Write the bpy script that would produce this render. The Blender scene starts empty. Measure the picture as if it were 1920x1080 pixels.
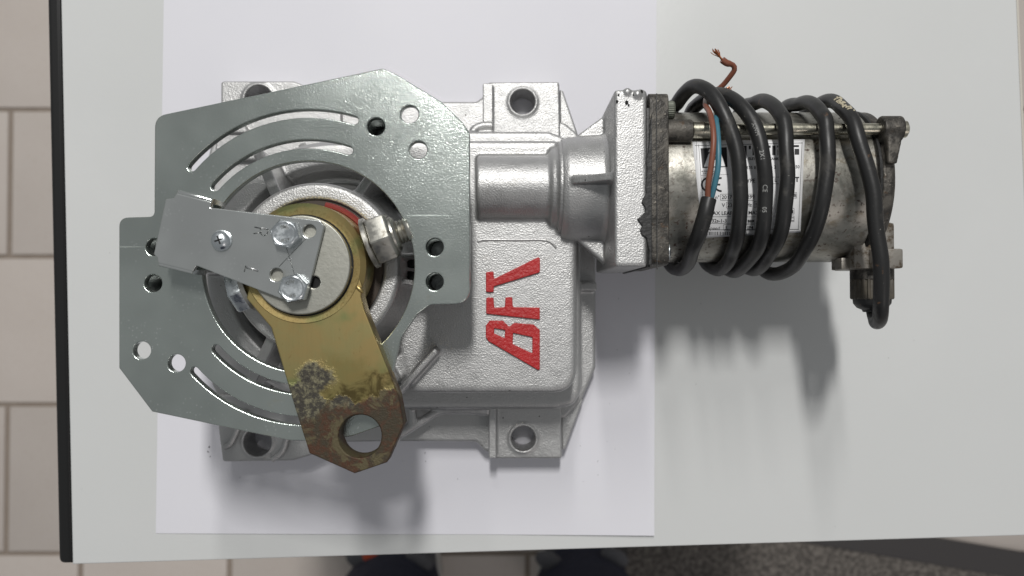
import bpy, bmesh, math, random
from mathutils import Vector, Matrix, Euler
from mathutils.geometry import tessellate_polygon, delaunay_2d_cdt
from mathutils import noise as mnoise
random.seed(7)
S = bpy.context.scene
COL = S.collection
R = math.radians

# ------------------------------------------------------------------ camera
F = 1500.0; TILT = R(1.0); CAMZ = 0.339; FLOOR = -0.741
cam_d = bpy.data.cameras.new('camera'); cam = bpy.data.objects.new('camera', cam_d); COL.objects.link(cam)
cam.location = (0, 0, CAMZ); cam.rotation_euler = (TILT, 0, 0)
cam_d.sensor_width = 36; cam_d.lens = F/1920*36; cam_d.clip_start = 0.01; cam_d.clip_end = 50
cam_d.dof.use_dof = True; cam_d.dof.focus_distance = 0.268; cam_d.dof.aperture_fstop = 13
S.camera = cam
# ------------------------------------------------------------------ light
w = bpy.data.worlds.new('World'); S.world = w; w.use_nodes = True
w.node_tree.nodes['Background'].inputs[0].default_value = (0.95, 0.98, 1.0, 1)
w.node_tree.nodes['Background'].inputs[1].default_value = 0.235
def area(name, loc, target, sx, sy, power, col, spin=0):
    l = bpy.data.lights.new(name, 'AREA'); l.shape = 'RECTANGLE'; l.size = sx; l.size_y = sy
    l.energy = power; l.color = col
    o = bpy.data.objects.new(name, l); COL.objects.link(o); o.location = loc
    o.rotation_euler = (Vector(target)-Vector(loc)).to_track_quat('-Z', 'Y').to_euler()
    return o
area('ceiling_lamp', (0, 1.00, 1.9), (0, 0, 0), 0.12, 0.38, 26.5, (1.0, 0.985, 0.96))
area('second_ceiling_lamp', (-0.10, 1.9, 1.9), (0, 0, 0), 0.11, 0.7, 14, (1.0, 0.985, 0.96))
area('far_ceiling_lamp', (1.2, -1.9, 1.9), (0, 0, 0), 0.5, 1.2, 5, (1.0, 0.90, 0.87))
S.view_settings.view_transform = 'Standard'; S.view_settings.look = 'None'
S.view_settings.exposure = 0.0; S.view_settings.gamma = 1

# ------------------------------------------------------------------ helpers
RM = Euler((TILT, 0, 0)).to_matrix()
CAMP = Vector((0, 0, CAMZ))
def ray(px, py): return (RM @ Vector(((px-960)/F, -(py-540)/F, -1)))
def W(px, py, z=0.0):
    d = ray(px, py); return CAMP + d*((z-CAMZ)/d.z)
def P2(pts, z): return [tuple(W(x, y, z).xy) for x, y in pts]

def link(name, me, mat, parent=None):
    o = bpy.data.objects.new(name, me); COL.objects.link(o)
    if mat: me.materials.append(mat)
    if parent: o.parent = parent
    return o
def finish(bm, name, mat, parent=None, angle=35, fix=True):
    if fix: bmesh.ops.recalc_face_normals(bm, faces=bm.faces)
    flat = [f.index for f in bm.faces if f.material_index == 1] if not bm.faces.index_update() else []
    for f in bm.faces: f.material_index = 0
    me = bpy.data.meshes.new(name); bm.to_mesh(me); bm.free()
    me.shade_smooth(); me.set_sharp_from_angle(angle=R(angle))
    for k in flat: me.polygons[k].use_smooth = False
    return link(name, me, mat, parent)
def empty(name, loc, label, cat, group=None):
    o = bpy.data.objects.new(name, None); COL.objects.link(o); o.location = loc; o.empty_display_size = .02
    o['label'] = label; o['category'] = cat
    if group: o['group'] = group
    return o
def tag(o, label, cat, kind=None, group=None):
    if label: o['label'] = label
    if cat: o['category'] = cat
    if kind: o['kind'] = kind
    if group: o['group'] = group
    return o
def area2(p): return sum(p[i][0]*p[(i+1)%len(p)][1]-p[(i+1)%len(p)][0]*p[i][1] for i in range(len(p)))/2
def rnd(pts, rad, n=5):
    """round the corners of a polygon; rad is one number or one per corner"""
    out = []; N = len(pts)
    for i, p in enumerate(pts):
        r = rad[i] if isinstance(rad, (list, tuple)) else rad
        p = Vector(p); a = Vector(pts[i-1])-p; b = Vector(pts[(i+1)%N])-p
        if r <= 0 or a.length < 1e-9 or b.length < 1e-9: out.append(tuple(p)); continue
        la, lb = a.length, b.length; a /= la; b /= lb
        ang = a.angle(b)
        if ang > math.pi-.05: out.append(tuple(p)); continue
        t = min(r/math.tan(ang/2), la*.48, lb*.48)
        s, e = p+a*t, p+b*t
        for k in range(n+1):
            u = k/n; out.append(tuple(s*(1-u)**2+p*2*u*(1-u)+e*u*u))
    return out
def circ(c, r, n=40, ph=0): return [(c[0]+r*math.cos(2*math.pi*k/n+ph), c[1]+r*math.sin(2*math.pi*k/n+ph)) for k in range(n)]
def inset(p, d):
    N = len(p); out = []
    for i in range(N):
        a = Vector(p[i-1]); b = Vector(p[i]); c = Vector(p[(i+1)%N])
        e1 = (b-a); e2 = (c-b)
        if e1.length < 1e-9 or e2.length < 1e-9: out.append(tuple(b)); continue
        e1.normalize(); e2.normalize()
        n1 = Vector((-e1.y, e1.x)); n2 = Vector((-e2.y, e2.x)); m = n1+n2
        if m.length < 1e-6: out.append(tuple(b+n1*d)); continue
        m.normalize(); k = d/max(.35, m.dot(n1)); out.append(tuple(b+m*k))
    return out
def clean(p):
    o = []
    for q in p:
        if not o or (Vector(q)-Vector(o[-1])).length > 2e-5: o.append(q)
    if (Vector(o[0])-Vector(o[-1])).length < 2e-5: o.pop()
    return o
def add_prism(bm, loops, z0, z1, bev=0, draft=0, xf=None):
    """closed prism with holes, first loop is the outline; chamfered, rounded top edge"""
    L = []
    for i, l in enumerate(loops):
        l = clean(l)
        if (area2(l) > 0) != (i == 0): l = l[::-1]
        L.append(l)
    if bev > 0: prof = [(z0, -draft), (z1-bev, 0), (z1-bev*.42, bev*.16), (z1-bev*.12, bev*.5), (z1, bev)]
    else: prof = [(z0, -draft), (z1, 0)]
    rings = []
    for z, d in prof:
        rr = []
        for l in L:
            q = inset(l, d) if d else l
            rr.append([bm.verts.new(xf @ Vector((x, y, z)) if xf else (x, y, z)) for x, y in q])
        rings.append(rr)
    for a, b in zip(rings[:-1], rings[1:]):
        for la, lb in zip(a, b):
            n = len(la)
            for i in range(n):
                j = (i+1) % n; bm.faces.new((la[i], la[j], lb[j], lb[i]))
    fl = [q for l in L for q in (inset(l, bev) if bev else l)]; E = []; k0 = 0; nout = len(L[0])
    for l in L: E += [(k0+i, k0+(i+1) % len(l)) for i in range(len(l))]; k0 += len(l)
    lim = []; k0 = 0
    for l in L: lim.append(fl[k0:k0+len(l)]); k0 += len(l)
    sc = 1000.
    r = delaunay_2d_cdt([Vector((x*sc, y*sc)) for x, y in fl], E, [], 0, 1e-5)
    vs, _, fs, ov = r[0], r[1], r[2], r[3]
    topv = [v for l in rings[-1] for v in l]; botv = [v for l in rings[0] for v in l]
    extra = {}
    def pick(i, allv, z):      # points the triangulation had to add where offset edges cross
        if ov[i]: return allv[ov[i][0]]
        if (i, z) not in extra: q = Vector((vs[i].x/sc, vs[i].y/sc, z)); extra[(i, z)] = bm.verts.new(xf @ q if xf else q)
        return extra[(i, z)]
    for f in fs:
        c = sum((vs[k] for k in f), Vector((0, 0)))/3/sc
        if not inside(c, lim[0]) or any(inside(c, h) for h in lim[1:]): continue
        for allv, flip, zz in ((topv, False, z1), (botv, True, z0)):
            vv = [pick(k, allv, zz) for k in f]
            if len(set(vv)) < 3: continue
            try: bm.faces.new(vv[::-1] if flip else vv).material_index = 1
            except ValueError: pass
def inside(p, poly):
    c = False; n = len(poly); j = n-1
    for i in range(n):
        xi, yi = poly[i]; xj, yj = poly[j]
        if (yi > p[1]) != (yj > p[1]) and p[0] < (xj-xi)*(p[1]-yi)/(yj-yi)+xi: c = not c
        j = i
    return c
def prism(name, loops, z0, z1, bev, mat, parent=None, angle=35, draft=0):
    bm = bmesh.new(); add_prism(bm, loops, z0, z1, bev, draft); bmesh.ops.remove_doubles(bm, verts=bm.verts, dist=2e-6); return finish(bm, name, mat, parent, angle)
def frame(axis):
    a = Vector(axis).normalized(); up = Vector((0, 0, 1)) if abs(a.z) < .9 else Vector((1, 0, 0))
    u = a.cross(up).normalized(); v = a.cross(u).normalized(); return a, u, v
def add_lathe(bm, o, axis, prof, n=48, ph=0, capa=True, capb=True):
    a, u, v = frame(axis); o = Vector(o); rings = []
    for t, r in prof:
        rings.append([bm.verts.new(o+a*t+(u*math.cos(2*math.pi*k/n+ph)+v*math.sin(2*math.pi*k/n+ph))*max(r, 1e-6)) for k in range(n)])
    for A, B in zip(rings[:-1], rings[1:]):
        for i in range(n): bm.faces.new((A[i], A[(i+1)%n], B[(i+1)%n], B[i]))
    if capa: bm.faces.new(rings[0][::-1])
    if capb: bm.faces.new(rings[-1])
def lathe(name, o, axis, prof, mat, parent=None, n=48, ph=0, angle=35):
    bm = bmesh.new(); add_lathe(bm, o, axis, prof, n, ph); return finish(bm, name, mat, parent, angle)
def add_ring(bm, o, axis, prof, n=64):
    """closed profile swept round (a ring or tube with a bore)"""
    a, u, v = frame(axis); o = Vector(o); rings = []
    for t, r in prof:
        rings.append([bm.verts.new(o+a*t+(u*math.cos(2*math.pi*k/n)+v*math.sin(2*math.pi*k/n))*r) for k in range(n)])
    m = len(rings)
    for q in range(m):
        A, B = rings[q], rings[(q+1)%m]
        for i in range(n): bm.faces.new((A[i], A[(i+1)%n], B[(i+1)%n], B[i]))
def ring(name, o, axis, prof, mat, parent=None, n=64, angle=35):
    bm = bmesh.new(); add_ring(bm, o, axis, prof, n); return finish(bm, name, mat, parent, angle)
def add_box(bm, lo, hi, bev=0, rot=None, seg=2):
    lo = Vector(lo); hi = Vector(hi); c = (lo+hi)/2; s = hi-lo
    m = Matrix.Translation(c) @ (rot.to_4x4() if rot else Matrix()) @ Matrix.Diagonal((s.x, s.y, s.z, 1))
    r = bmesh.ops.create_cube(bm, size=1, matrix=m)
    if bev: bmesh.ops.bevel(bm, geom=list({e for v in r['verts'] for e in v.link_edges}), offset=bev, segments=seg, affect='EDGES', profile=.6)
def box(name, lo, hi, bev, mat, parent=None, rot=None, seg=2):
    bm = bmesh.new(); add_box(bm, lo, hi, bev, rot, seg); return finish(bm, name, mat, parent)
def catmull(pts, step=.0012):
    P = [Vector(p) for p in pts]; P = [P[0]*2-P[1]]+P+[P[-1]*2-P[-2]]; out = []
    for i in range(1, len(P)-2):
        a, b, c, d = P[i-1:i+3]; n = max(2, int((c-b).length/step))
        for k in range(n):
            t = k/n
            out.append(.5*((2*b)+(c-a)*t+(2*a-5*b+4*c-d)*t*t+(3*b-a-3*c+d)*t**3))
    out.append(P[-2]); return out
def add_tube(bm, path, r, n=16, rf=None):
    T = [(path[min(i+1, len(path)-1)]-path[max(i-1, 0)]).normalized() for i in range(len(path))]
    u = T[0].orthogonal().normalized(); rings = []
    for i, p in enumerate(path):
        u = (u-T[i]*u.dot(T[i])).normalized(); v = T[i].cross(u)
        rr = r*(rf(i/(len(path)-1)) if rf else 1)
        rings.append([bm.verts.new(p+(u*math.cos(2*math.pi*k/n)+v*math.sin(2*math.pi*k/n))*rr) for k in range(n)])
    for A, B in zip(rings[:-1], rings[1:]):
        for i in range(n): bm.faces.new((A[i], A[(i+1)%n], B[(i+1)%n], B[i]))
    bm.faces.new(rings[0][::-1]); bm.faces.new(rings[-1])
def applied(o, mods):
    for typ, kw in mods:
        m = o.modifiers.new(typ.lower(), typ)
        for k, v in kw.items(): setattr(m, k, v)
    dg = bpy.context.evaluated_depsgraph_get(); dg.update()
    me = bpy.data.meshes.new_from_object(o.evaluated_get(dg)); o.modifiers.clear()
    old = o.data; o.data = me; bpy.data.meshes.remove(old); me.shade_smooth(); me.set_sharp_from_angle(angle=R(60)); return o
def cast(o, vox=.0006, it=3):
    """fuse overlapping solids into one casting with soft fillets"""
    return applied(o, [('REMESH', dict(mode='VOXEL', voxel_size=vox, use_smooth_shade=True)), ('SMOOTH', dict(factor=.5, iterations=it))])
def text_mesh(s, bold=0.0, align='LEFT', shear=0):
    c = bpy.data.curves.new('t', 'FONT'); c.body = s; c.size = 1; c.offset = bold; c.resolution_u = 3; c.align_x = align; c.shear = shear
    o = bpy.data.objects.new('t', c); COL.objects.link(o)
    dg = bpy.context.evaluated_depsgraph_get(); dg.update()
    me = bpy.data.meshes.new_from_object(o.evaluated_get(dg)); 
    V = [tuple(v.co.xy) for v in me.vertices]; Fs = [tuple(p.vertices) for p in me.polygons]
    bpy.data.objects.remove(o); bpy.data.curves.remove(c); bpy.data.meshes.remove(me); return V, Fs

# ------------------------------------------------------------------ materials
def mat(name, col, metal=0, rough=.5, **k):
    m = bpy.data.materials.new(name); m.use_nodes = True; b = m.node_tree.nodes['Principled BSDF']
    b.inputs['Base Color'].default_value = (*col, 1); b.inputs['Metallic'].default_value = metal; b.inputs['Roughness'].default_value = rough
    for a, v in k.items(): b.inputs[a.replace('_', ' ')].default_value = v
    return m
class N:
    def __init__(s, m): s.m = m; s.t = m.node_tree; s.b = s.t.nodes['Principled BSDF']; s.co = s.t.nodes.new('ShaderNodeTexCoord').outputs['Object']
    def new(s, typ, **k):
        n = s.t.nodes.new(typ)
        for a, v in k.items(): setattr(n, a, v)
        return n
    def put(s, sock, v):
        if hasattr(v, 'links') or hasattr(v, 'is_linked'): s.t.links.new(v, sock)
        else: sock.default_value = v
    def noise(s, scale, detail=3, rough=.55, dist=0, vec=None, stretch=None):
        n = s.new('ShaderNodeTexNoise'); v = vec or s.co
        if stretch:
            mp = s.new('ShaderNodeMapping'); s.put(mp.inputs[0], v); mp.inputs['Scale'].default_value = stretch; v = mp.outputs[0]
        s.put(n.inputs['Vector'], v); n.inputs['Scale'].default_value = scale; n.inputs['Detail'].default_value = detail
        n.inputs['Roughness'].default_value = rough; n.inputs['Distortion'].default_value = dist; return n.outputs[0]
    def vor(s, scale, feature='F1', out='Distance'):
        n = s.new('ShaderNodeTexVoronoi', feature=feature); s.put(n.inputs['Vector'], s.co); n.inputs['Scale'].default_value = scale; return n.outputs[out]
    def ramp(s, v, a, b, lo=0., hi=1.):
        n = s.new('ShaderNodeMapRange'); n.interpolation_type = 'SMOOTHSTEP'; s.put(n.inputs[0], v)
        for i, q in enumerate((a, b, lo, hi)): n.inputs[i+1].default_value = q
        return n.outputs[0]
    def math(s, op, a, b=0.):
        n = s.new('ShaderNodeMath', operation=op); s.put(n.inputs[0], a); s.put(n.inputs[1], b); return n.outputs[0]
    def mix(s, f, a, b):
        n = s.new('ShaderNodeMix', data_type='RGBA'); s.put(n.inputs[0], f)
        s.put(n.inputs[6], (*a, 1) if isinstance(a, tuple) else a); s.put(n.inputs[7], (*b, 1) if isinstance(b, tuple) else b); return n.outputs[2]
    def dist(s, p):
        n = s.new('ShaderNodeVectorMath', operation='DISTANCE'); s.put(n.inputs[0], s.co); n.inputs[1].default_value = p; return n.outputs['Value']
    def color(s, v): s.put(s.b.inputs['Base Color'], v)
    def rough(s, v): s.put(s.b.inputs['Roughness'], v)
    def metal(s, v): s.put(s.b.inputs['Metallic'], v)
    def bump(s, h, strength=.3, d=.001):
        n = s.new('ShaderNodeBump'); s.put(n.inputs['Height'], h); n.inputs['Strength'].default_value = strength; n.inputs['Distance'].default_value = d
        if getattr(s, 'lastb', None): s.put(n.inputs['Normal'], s.lastb)
        s.lastb = n.outputs[0]; s.put(s.b.inputs['Normal'], s.lastb)

def silver_paint():
    m = mat('silver_cast_paint', (.62, .62, .61), .78, .38); n = N(m)
    g = n.noise(1900, 2, .5); big = n.noise(170, 3, .6)
    n.bump(g, .34, .0005); n.bump(n.noise(300, 3, .5), .14, .0007)
    dirt = n.ramp(n.noise(90, 4, .7, .6), .62, .75)
    pit = n.ramp(n.noise(420, 2, .4), .76, .79)
    c = n.mix(n.math('MULTIPLY', dirt, .35), n.mix(big, (.43, .427, .42), (.51, .51, .508)), (.27, .24, .20))
    n.color(n.mix(pit, c, (.05, .045, .04))); n.rough(n.ramp(big, .3, .7, .40, .49)); return m
SILVER = silver_paint()
def smooth_silver():
    m = mat('smooth_silver_paint', (.6, .6, .6), .7, .5); n = N(m)
    n.bump(n.noise(800, 2), .25, .0004); n.color(n.mix(n.noise(110, 4, .6), (.42, .415, .41), (.5, .5, .5))); return m
SILVER2 = smooth_silver()
def zinc(name='zinc_plate', col=(.43, .47, .445), gl=.30, me=.84):
    m = mat(name, col, me, .33); n = N(m)
    n.bump(n.noise(2400, 1, .5), gl, .00018); n.bump(n.noise(60, 2, .5, 0, None, (1, .15, 1)), .05, .0003)
    big = n.noise(26, 3, .6); st = n.ramp(n.noise(75, 5, .7, .5), .62, .72)
    painted_sparkle = n.ramp(n.vor(760), .20, .08)  # pale flake dots paint sparkle into the zinc colour
    painted_sparkle = n.math('MULTIPLY', painted_sparkle, n.ramp(n.noise(60, 2), .5, .6))
    c = n.mix(n.ramp(big, .35, .65), tuple(x*.93 for x in col), tuple(min(1, x*1.07) for x in col))
    c = n.mix(n.math('MULTIPLY', st, .35), c, (.46, .45, .36)); c = n.mix(n.math('MULTIPLY', painted_sparkle, .7), c, (.75, .77, .76))
    n.color(c); sc = n.ramp(n.noise(300, 2, .5, 0, None, (.04, 1, 1)), .70, .74); sc2 = n.ramp(n.noise(260, 2, .5, .2, None, (1, .05, 1)), .71, .75)
    n.rough(n.math('ADD', n.ramp(big, .3, .7, .18, .22), n.math('MULTIPLY', n.math('MAXIMUM', sc, sc2), .2))); return m
ZINC = zinc(); 
ZINC2 = zinc('zinc_bracket', (.57, .59, .58), .08)
def bright(name, col, rough=.22, dirt=.3, dc=(.12, .10, .07)):
    m = mat(name, col, 1, rough); n = N(m)
    d = n.ramp(n.noise(260, 4, .65, .4), .55, .72)
    n.color(n.mix(n.math('MULTIPLY', d, dirt), col, dc)); n.rough(n.ramp(n.noise(500, 3), .3, .7, rough, rough+.18)); n.bump(n.noise(900, 2), .12, .0003); return m
BOLT = bright('bright_zinc_bolt', (.68, .72, .74), .2, .35)
NUT = bright('dull_nickel_nut', (.45, .44, .40), .30, .7)
ROD = bright('tie_rod_steel', (.46, .44, .36), .25, .8, (.05, .035, .02))
def disc_m():
    m = mat('worn_grey_steel', (.45, .45, .41), .8, .42); n = N(m)
    s = n.ramp(n.noise(300, 6, .8, 1.2), .60, .70); st = n.noise(150, 5, .7)
    n.color(n.mix(n.math('MULTIPLY', s, .6), n.mix(st, (.31, .31, .27), (.46, .455, .41)), (.16, .13, .09))); n.bump(n.noise(700, 3), .15, .0003); return m
DISC = disc_m()
def gold():
    m = mat('yellow_passivated_steel', (.5, .38, .12), .9, .36); n = N(m)
    tip = tuple(W(672, 822, .0945)); sp = tuple(W(588, 712, .0945)); s2 = tuple(W(575, 762, .0945)); s3 = tuple(W(640, 765, .0945))
    nn = n.noise(230, 6, .7); na = n.noise(90, 4, .7, .5); fine = n.noise(1100, 3, .7)
    wob = n.math('MULTIPLY', n.math('SUBTRACT', nn, .5), .010)
    def blob(p, r, soft=.0006):
        return n.ramp(n.math('ADD', n.dist(p), wob), r+soft, r-soft)
    base = n.mix(n.ramp(na, .35, .65), (.40, .34, .15), (.44, .33, .14))
    base = n.mix(n.ramp(n.noise(60, 3, .6), .5, .65), base, (.30, .31, .13))
    edge = n.ramp(n.noise(380, 5, .8, .8), .60, .68); base = n.mix(n.math('MULTIPLY', edge, .35), base, (.22, .13, .05))
    crust = n.math('MAXIMUM', blob(sp, .0054, .0016), n.math('MAXIMUM', blob(s2, .0058), n.math('MAXIMUM', blob(s3, .0042), blob(tuple(W(568, 735, .0945)), .0045))))
    ax_ = (W(672, 822, .0945)-W(567, 494, .0945)).normalized(); lim_ = ax_.dot(W(655, 756, .0945))
    dn = n.new('ShaderNodeVectorMath', operation='DOT_PRODUCT'); n.put(dn.inputs[0], n.co); dn.inputs[1].default_value = tuple(ax_)
    rust = n.ramp(n.math('ADD', dn.outputs['Value'], n.math('MULTIPLY', n.math('SUBTRACT', n.noise(75, 5, .65, .6), .5), .022)), lim_-.0010, lim_+.0012)
    rc = n.mix(n.ramp(n.noise(210, 5, .75, .5), .42, .6), (.050, .040, .024), (.075, .032, .016)); rc = n.mix(n.ramp(fine, .62, .76), rc, (.15, .12, .07))
    cc = n.mix(n.ramp(n.noise(520, 5, .8), .45, .62), (.045, .04, .032), (.19, .175, .11))
    oliv = blob(tuple(W(640, 745, .0945)), .0125, .003)
    c = n.mix(n.math('MULTIPLY', oliv, .45), base, (.25, .21, .07))
    rc = n.mix(n.ramp(n.noise(120, 4, .7, .8), .52, .60), rc, (.10, .082, .042))
    c = n.mix(n.ramp(n.math('MULTIPLY', n.ramp(dn.outputs['Value'], lim_-.020, lim_+.002), n.noise(160, 5, .7, .5)), .30, .5), c, (.13, .10, .04))
    hub = n.dist((-.064, .0112, .0945)); c = n.mix(n.math('MULTIPLY', n.math('MULTIPLY', n.ramp(hub, .0180, .0172), n.ramp(n.noise(1100, 5, .75), .44, .66)), .45), c, (.16, .10, .035))
    c = n.mix(crust, c, cc); c = n.mix(rust, c, rc)
    n.color(c); msk = n.math('MAXIMUM', crust, rust)
    n.metal(n.ramp(msk, 0, 1, .9, .35)); n.rough(n.ramp(msk, 0, 1, .36, .62))
    n.bump(n.math('MULTIPLY', msk, fine), .45, .0005); n.bump(n.noise(500, 3, .6, 0, None, (1, .12, 1)), .12, .0003); return m
GOLD = gold()
def iron():
    m = mat('rusty_cast_iron', (.12, .1, .085), .55, .55); n = N(m); a = n.noise(170, 5, .7, .4); f = n.noise(800, 3, .6)
    c = n.mix(n.ramp(a, .4, .62), (.045, .042, .038), (.13, .12, .105)); c = n.mix(n.ramp(n.noise(260, 5, .7), .60, .70), c, (.09, .06, .04))
    n.color(n.mix(n.ramp(f, .62, .74), c, (.26, .235, .20))); n.bump(f, .5, .0005); n.rough(n.ramp(a, .3, .7, .42, .65)); return m
IRON = iron()
def motor_m():
    m = mat('pitted_zinc_tube', (.42, .4, .34), .85, .36); n = N(m)
    a = n.noise(75, 5, .7, .6); b = n.noise(200, 5, .7, 0, None, (.5, 1, 1))
    pits = n.ramp(n.noise(620, 3, .6), .58, .63); dense = n.ramp(n.noise(60, 3), .42, .62)
    c = n.mix(n.ramp(a, .38, .62), (.25, .245, .215), (.42, .405, .365)); c = n.mix(n.math('MULTIPLY', n.ramp(b, .52, .66), .6), c, (.17, .14, .09))
    pm = n.math('MULTIPLY', pits, n.ramp(dense, 0, 1, .35, 1))
    n.color(n.mix(pm, c, (.07, .045, .035))); n.bump(pm, -.5, .0005); n.bump(n.noise(700, 2), .15, .0003)
    n.rough(n.ramp(a, .3, .7, .30, .46)); n.metal(n.ramp(pm, 0, 1, .88, .2)); return m
MOTOR = motor_m()
def rubber():
    m = mat('black_cable_rubber', (.028, .027, .026), 0, .45); n = N(m)
    d = n.ramp(n.noise(95, 5, .7, .5), .55, .72); s = n.ramp(n.noise(900, 3, .6), .70, .76)
    c = n.mix(d, (.016, .016, .016), (.052, .049, .044)); c = n.mix(n.ramp(n.noise(140, 5, .7), .66, .74), c, (.15, .08, .04))
    n.color(n.mix(s, c, (.22, .21, .19))); n.rough(n.ramp(d, 0, 1, .42, .62)); n.bump(n.noise(600, 3), .15, .0003); return m
RUBBER = rubber()
BLACK = mat('hole_shade_black', (.006, .006, .006), 0, .8)  # flat black paints the shade inside holes, pores and gaps
THREAD = bright('dark_thread', (.38, .40, .39), .3, .5, (.01, .01, .01))
GASKET = mat('torn_black_gasket', (.012, .012, .012), 0, .5); n = N(GASKET); n.bump(n.noise(600, 3), .4, .0005)
def red():
    m = mat('red_letter_paint', (.50, .014, .014), 0, .45); n = N(m); f = n.noise(900, 3, .6); n.bump(f, .6, .0006)
    n.color(n.mix(n.ramp(f, .63, .72), n.mix(n.noise(200, 4), (.34, .008, .009), (.50, .014, .016)), (.42, .10, .09))); return m
RED = red()
REDRING = mat('dark_red_seal', (.20, .012, .008), 0, .4)
COPPER = mat('bare_copper_strand', (.62, .25, .12), 1, .35)
BROWN = mat('brown_wire_sleeve', (.20, .065, .035), 0, .42); n = N(BROWN); n.color(n.mix(n.noise(300, 4), (.15, .05, .03), (.27, .095, .055)))
BLUE = mat('blue_wire_sleeve', (.04, .20, .29), 0, .4); n = N(BLUE); n.color(n.mix(n.noise(300, 4), (.03, .12, .17), (.07, .21, .27)))
LABEL = mat('label_paper', (.72, .72, .72), 0, .42); n = N(LABEL); n.color(n.mix(n.noise(120, 4), (.80, .80, .80), (.88, .88, .89)))
INK = mat('label_ink', (.012, .012, .014), 0, .5)
PRINT = mat('faded_white_print', (.30, .30, .29), 0, .6)
GREYBOLT = bright('greenish_grey_cap_screw', (.16, .17, .14), .45, .6); GREYBOLT.node_tree.nodes['Principled BSDF'].inputs['Metallic'].default_value = .4

# ------------------------------------------------------------------ floor
def tile_m():
    m = mat('beige_floor_tile', (.46, .38, .32), 0, .38); n = N(m); inf = n.new('ShaderNodeObjectInfo').outputs['Random']
    c = n.mix(n.noise(9, 5, .6), (.58, .515, .465), (.68, .615, .565)); c = n.mix(n.ramp(n.noise(260, 3), .6, .75), c, (.52, .43, .37))
    v = n.new('ShaderNodeHueSaturation'); n.put(v.inputs['Color'], c); n.put(v.inputs['Value'], n.ramp(inf, 0, 1, .90, 1.06)); n.color(v.outputs[0]); n.bump(n.noise(180, 3), .1, .001); return m
TILE = tile_m()
GROUT = mat('dark_grout', (.22, .17, .14), 0, .9); n = N(GROUT); n.color(n.mix(n.noise(60, 4), (.28, .23, .19), (.38, .32, .27)))
bm = bmesh.new(); add_box(bm, (-3, -3, FLOOR-.05), (3, 3, FLOOR-.003)); floor = finish(bm, 'floor', GROUT); floor['kind'] = 'structure'
p0 = W(20, 205, FLOOR); p1 = W(159, 205, FLOOR)
tb = bmesh.new(); add_box(tb, (-.0965, -.0968, -.008), (.0965, .0968, 0), .0015); 
tme = None
for row in range(-7, 9):
    yc = p0.y-.1-row*.1995
    xo = p0.x if row % 2 == 0 else p1.x
    for c in range(-7, 11):
        if tme is None:
            o = finish(tb, 'tile', TILE, floor); tme = o.data
        else:
            o = bpy.data.objects.new('tile', tme); COL.objects.link(o); o.parent = floor
        o.location = (xo-.1+c*.2, yc, FLOOR+random.uniform(0, .0006))
# ------------------------------------------------------------------ door mat
def mat_m():
    m = mat('speckled_mat_pile', (.2, .18, .15), 0, .9); n = N(m); a = n.noise(230, 3, .6)
    n.color(n.mix(n.ramp(a, .38, .68), (.075, .066, .06), (.24, .215, .19))); n.bump(a, .8, .004); return m
MATP = mat_m(); MATB = mat('dark_grey_mat_border', (.055, .05, .05), 0, .7)
mt = empty('door_mat', (*W(1160, 905, FLOOR).xy, FLOOR), 'speckled brown floor mat with dark grey border lying under the front right of the table', 'mat')
a9 = R(-9.6); mt.rotation_euler = (0, 0, a9)
MX, MY, b = .78, .50, .036
prism('border', [[(0, 0), (MX, 0), (MX, -MY), (0, -MY)], [(b*.72, -b), (b*.72, -MY+b), (MX-b, -MY+b), (MX-b, -b)]], 0.0008, .009, .002, MATB, mt)
prism('pile', [[(b*.72, -b), (MX-b, -b), (MX-b, -MY+b), (b*.72, -MY+b)]], 0.0008, .0075, .001, MATP, mt)

# ------------------------------------------------------------------ table
def table_m():
    m = mat('light_grey_laminate', (.60, .62, .60), 0, .38); n = N(m)
    sm = n.ramp(n.noise(9, 5, .7, .8), .5, .75); n.color(n.mix(n.noise(14, 4, .6), (.60, .61, .602), (.635, .642, .637))); n.rough(n.ramp(sm, 0, 1, .34, .5)); n.bump(n.noise(500, 3), .06, .0005); return m
TABLE = table_m(); EDGEB = mat('black_pvc_edging', (.008, .008, .008), 0, .38); CREAM = mat('cream_edge_band', (.55, .52, .46), 0, .5)
STEEL = mat('grey_table_leg_paint', (.25, .25, .25), .3, .4)
corner = W(136, 1058, 0); right = W(1920, 1004, 0); ang = math.atan2(right.y-corner.y, right.x-corner.x)
table = empty('table', (corner.x, corner.y, FLOOR), 'light grey laminate table with one black edge, carrying the machine', 'table'); table.rotation_euler = (0, 0, ang)
TW, TD = .408, .80; H = -FLOOR
prism('tabletop', [[(0, 0), (TW-.0006, 0), (TW-.0006, TD), (0, TD)]], H-.025, H-.0000, .0005, TABLE, table)
bm = bmesh.new(); add_prism(bm, [rnd([(-.0062, .0002), (-.0001, .0002), (-.0001, TD), (-.0062, TD)], [.0028, 0, 0, 0])], H-.027, H-.0002, .0018); finish(bm, 'black_edging', EDGEB, table)
prism('edge_band', [[(TW-.0005, .0002), (TW+.0005, .0002), (TW+.0005, TD), (TW-.0005, TD)]], H-.025, H-.0003, .0002, CREAM, table)
for x, y in ((.05, .14), (TW-.05, .14), (.05, TD-.05), (TW-.05, TD-.05)):
    box('leg', (x-.015, y-.015, .0), (x+.015, y+.015, H-.0252), .003, STEEL, table)

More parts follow.
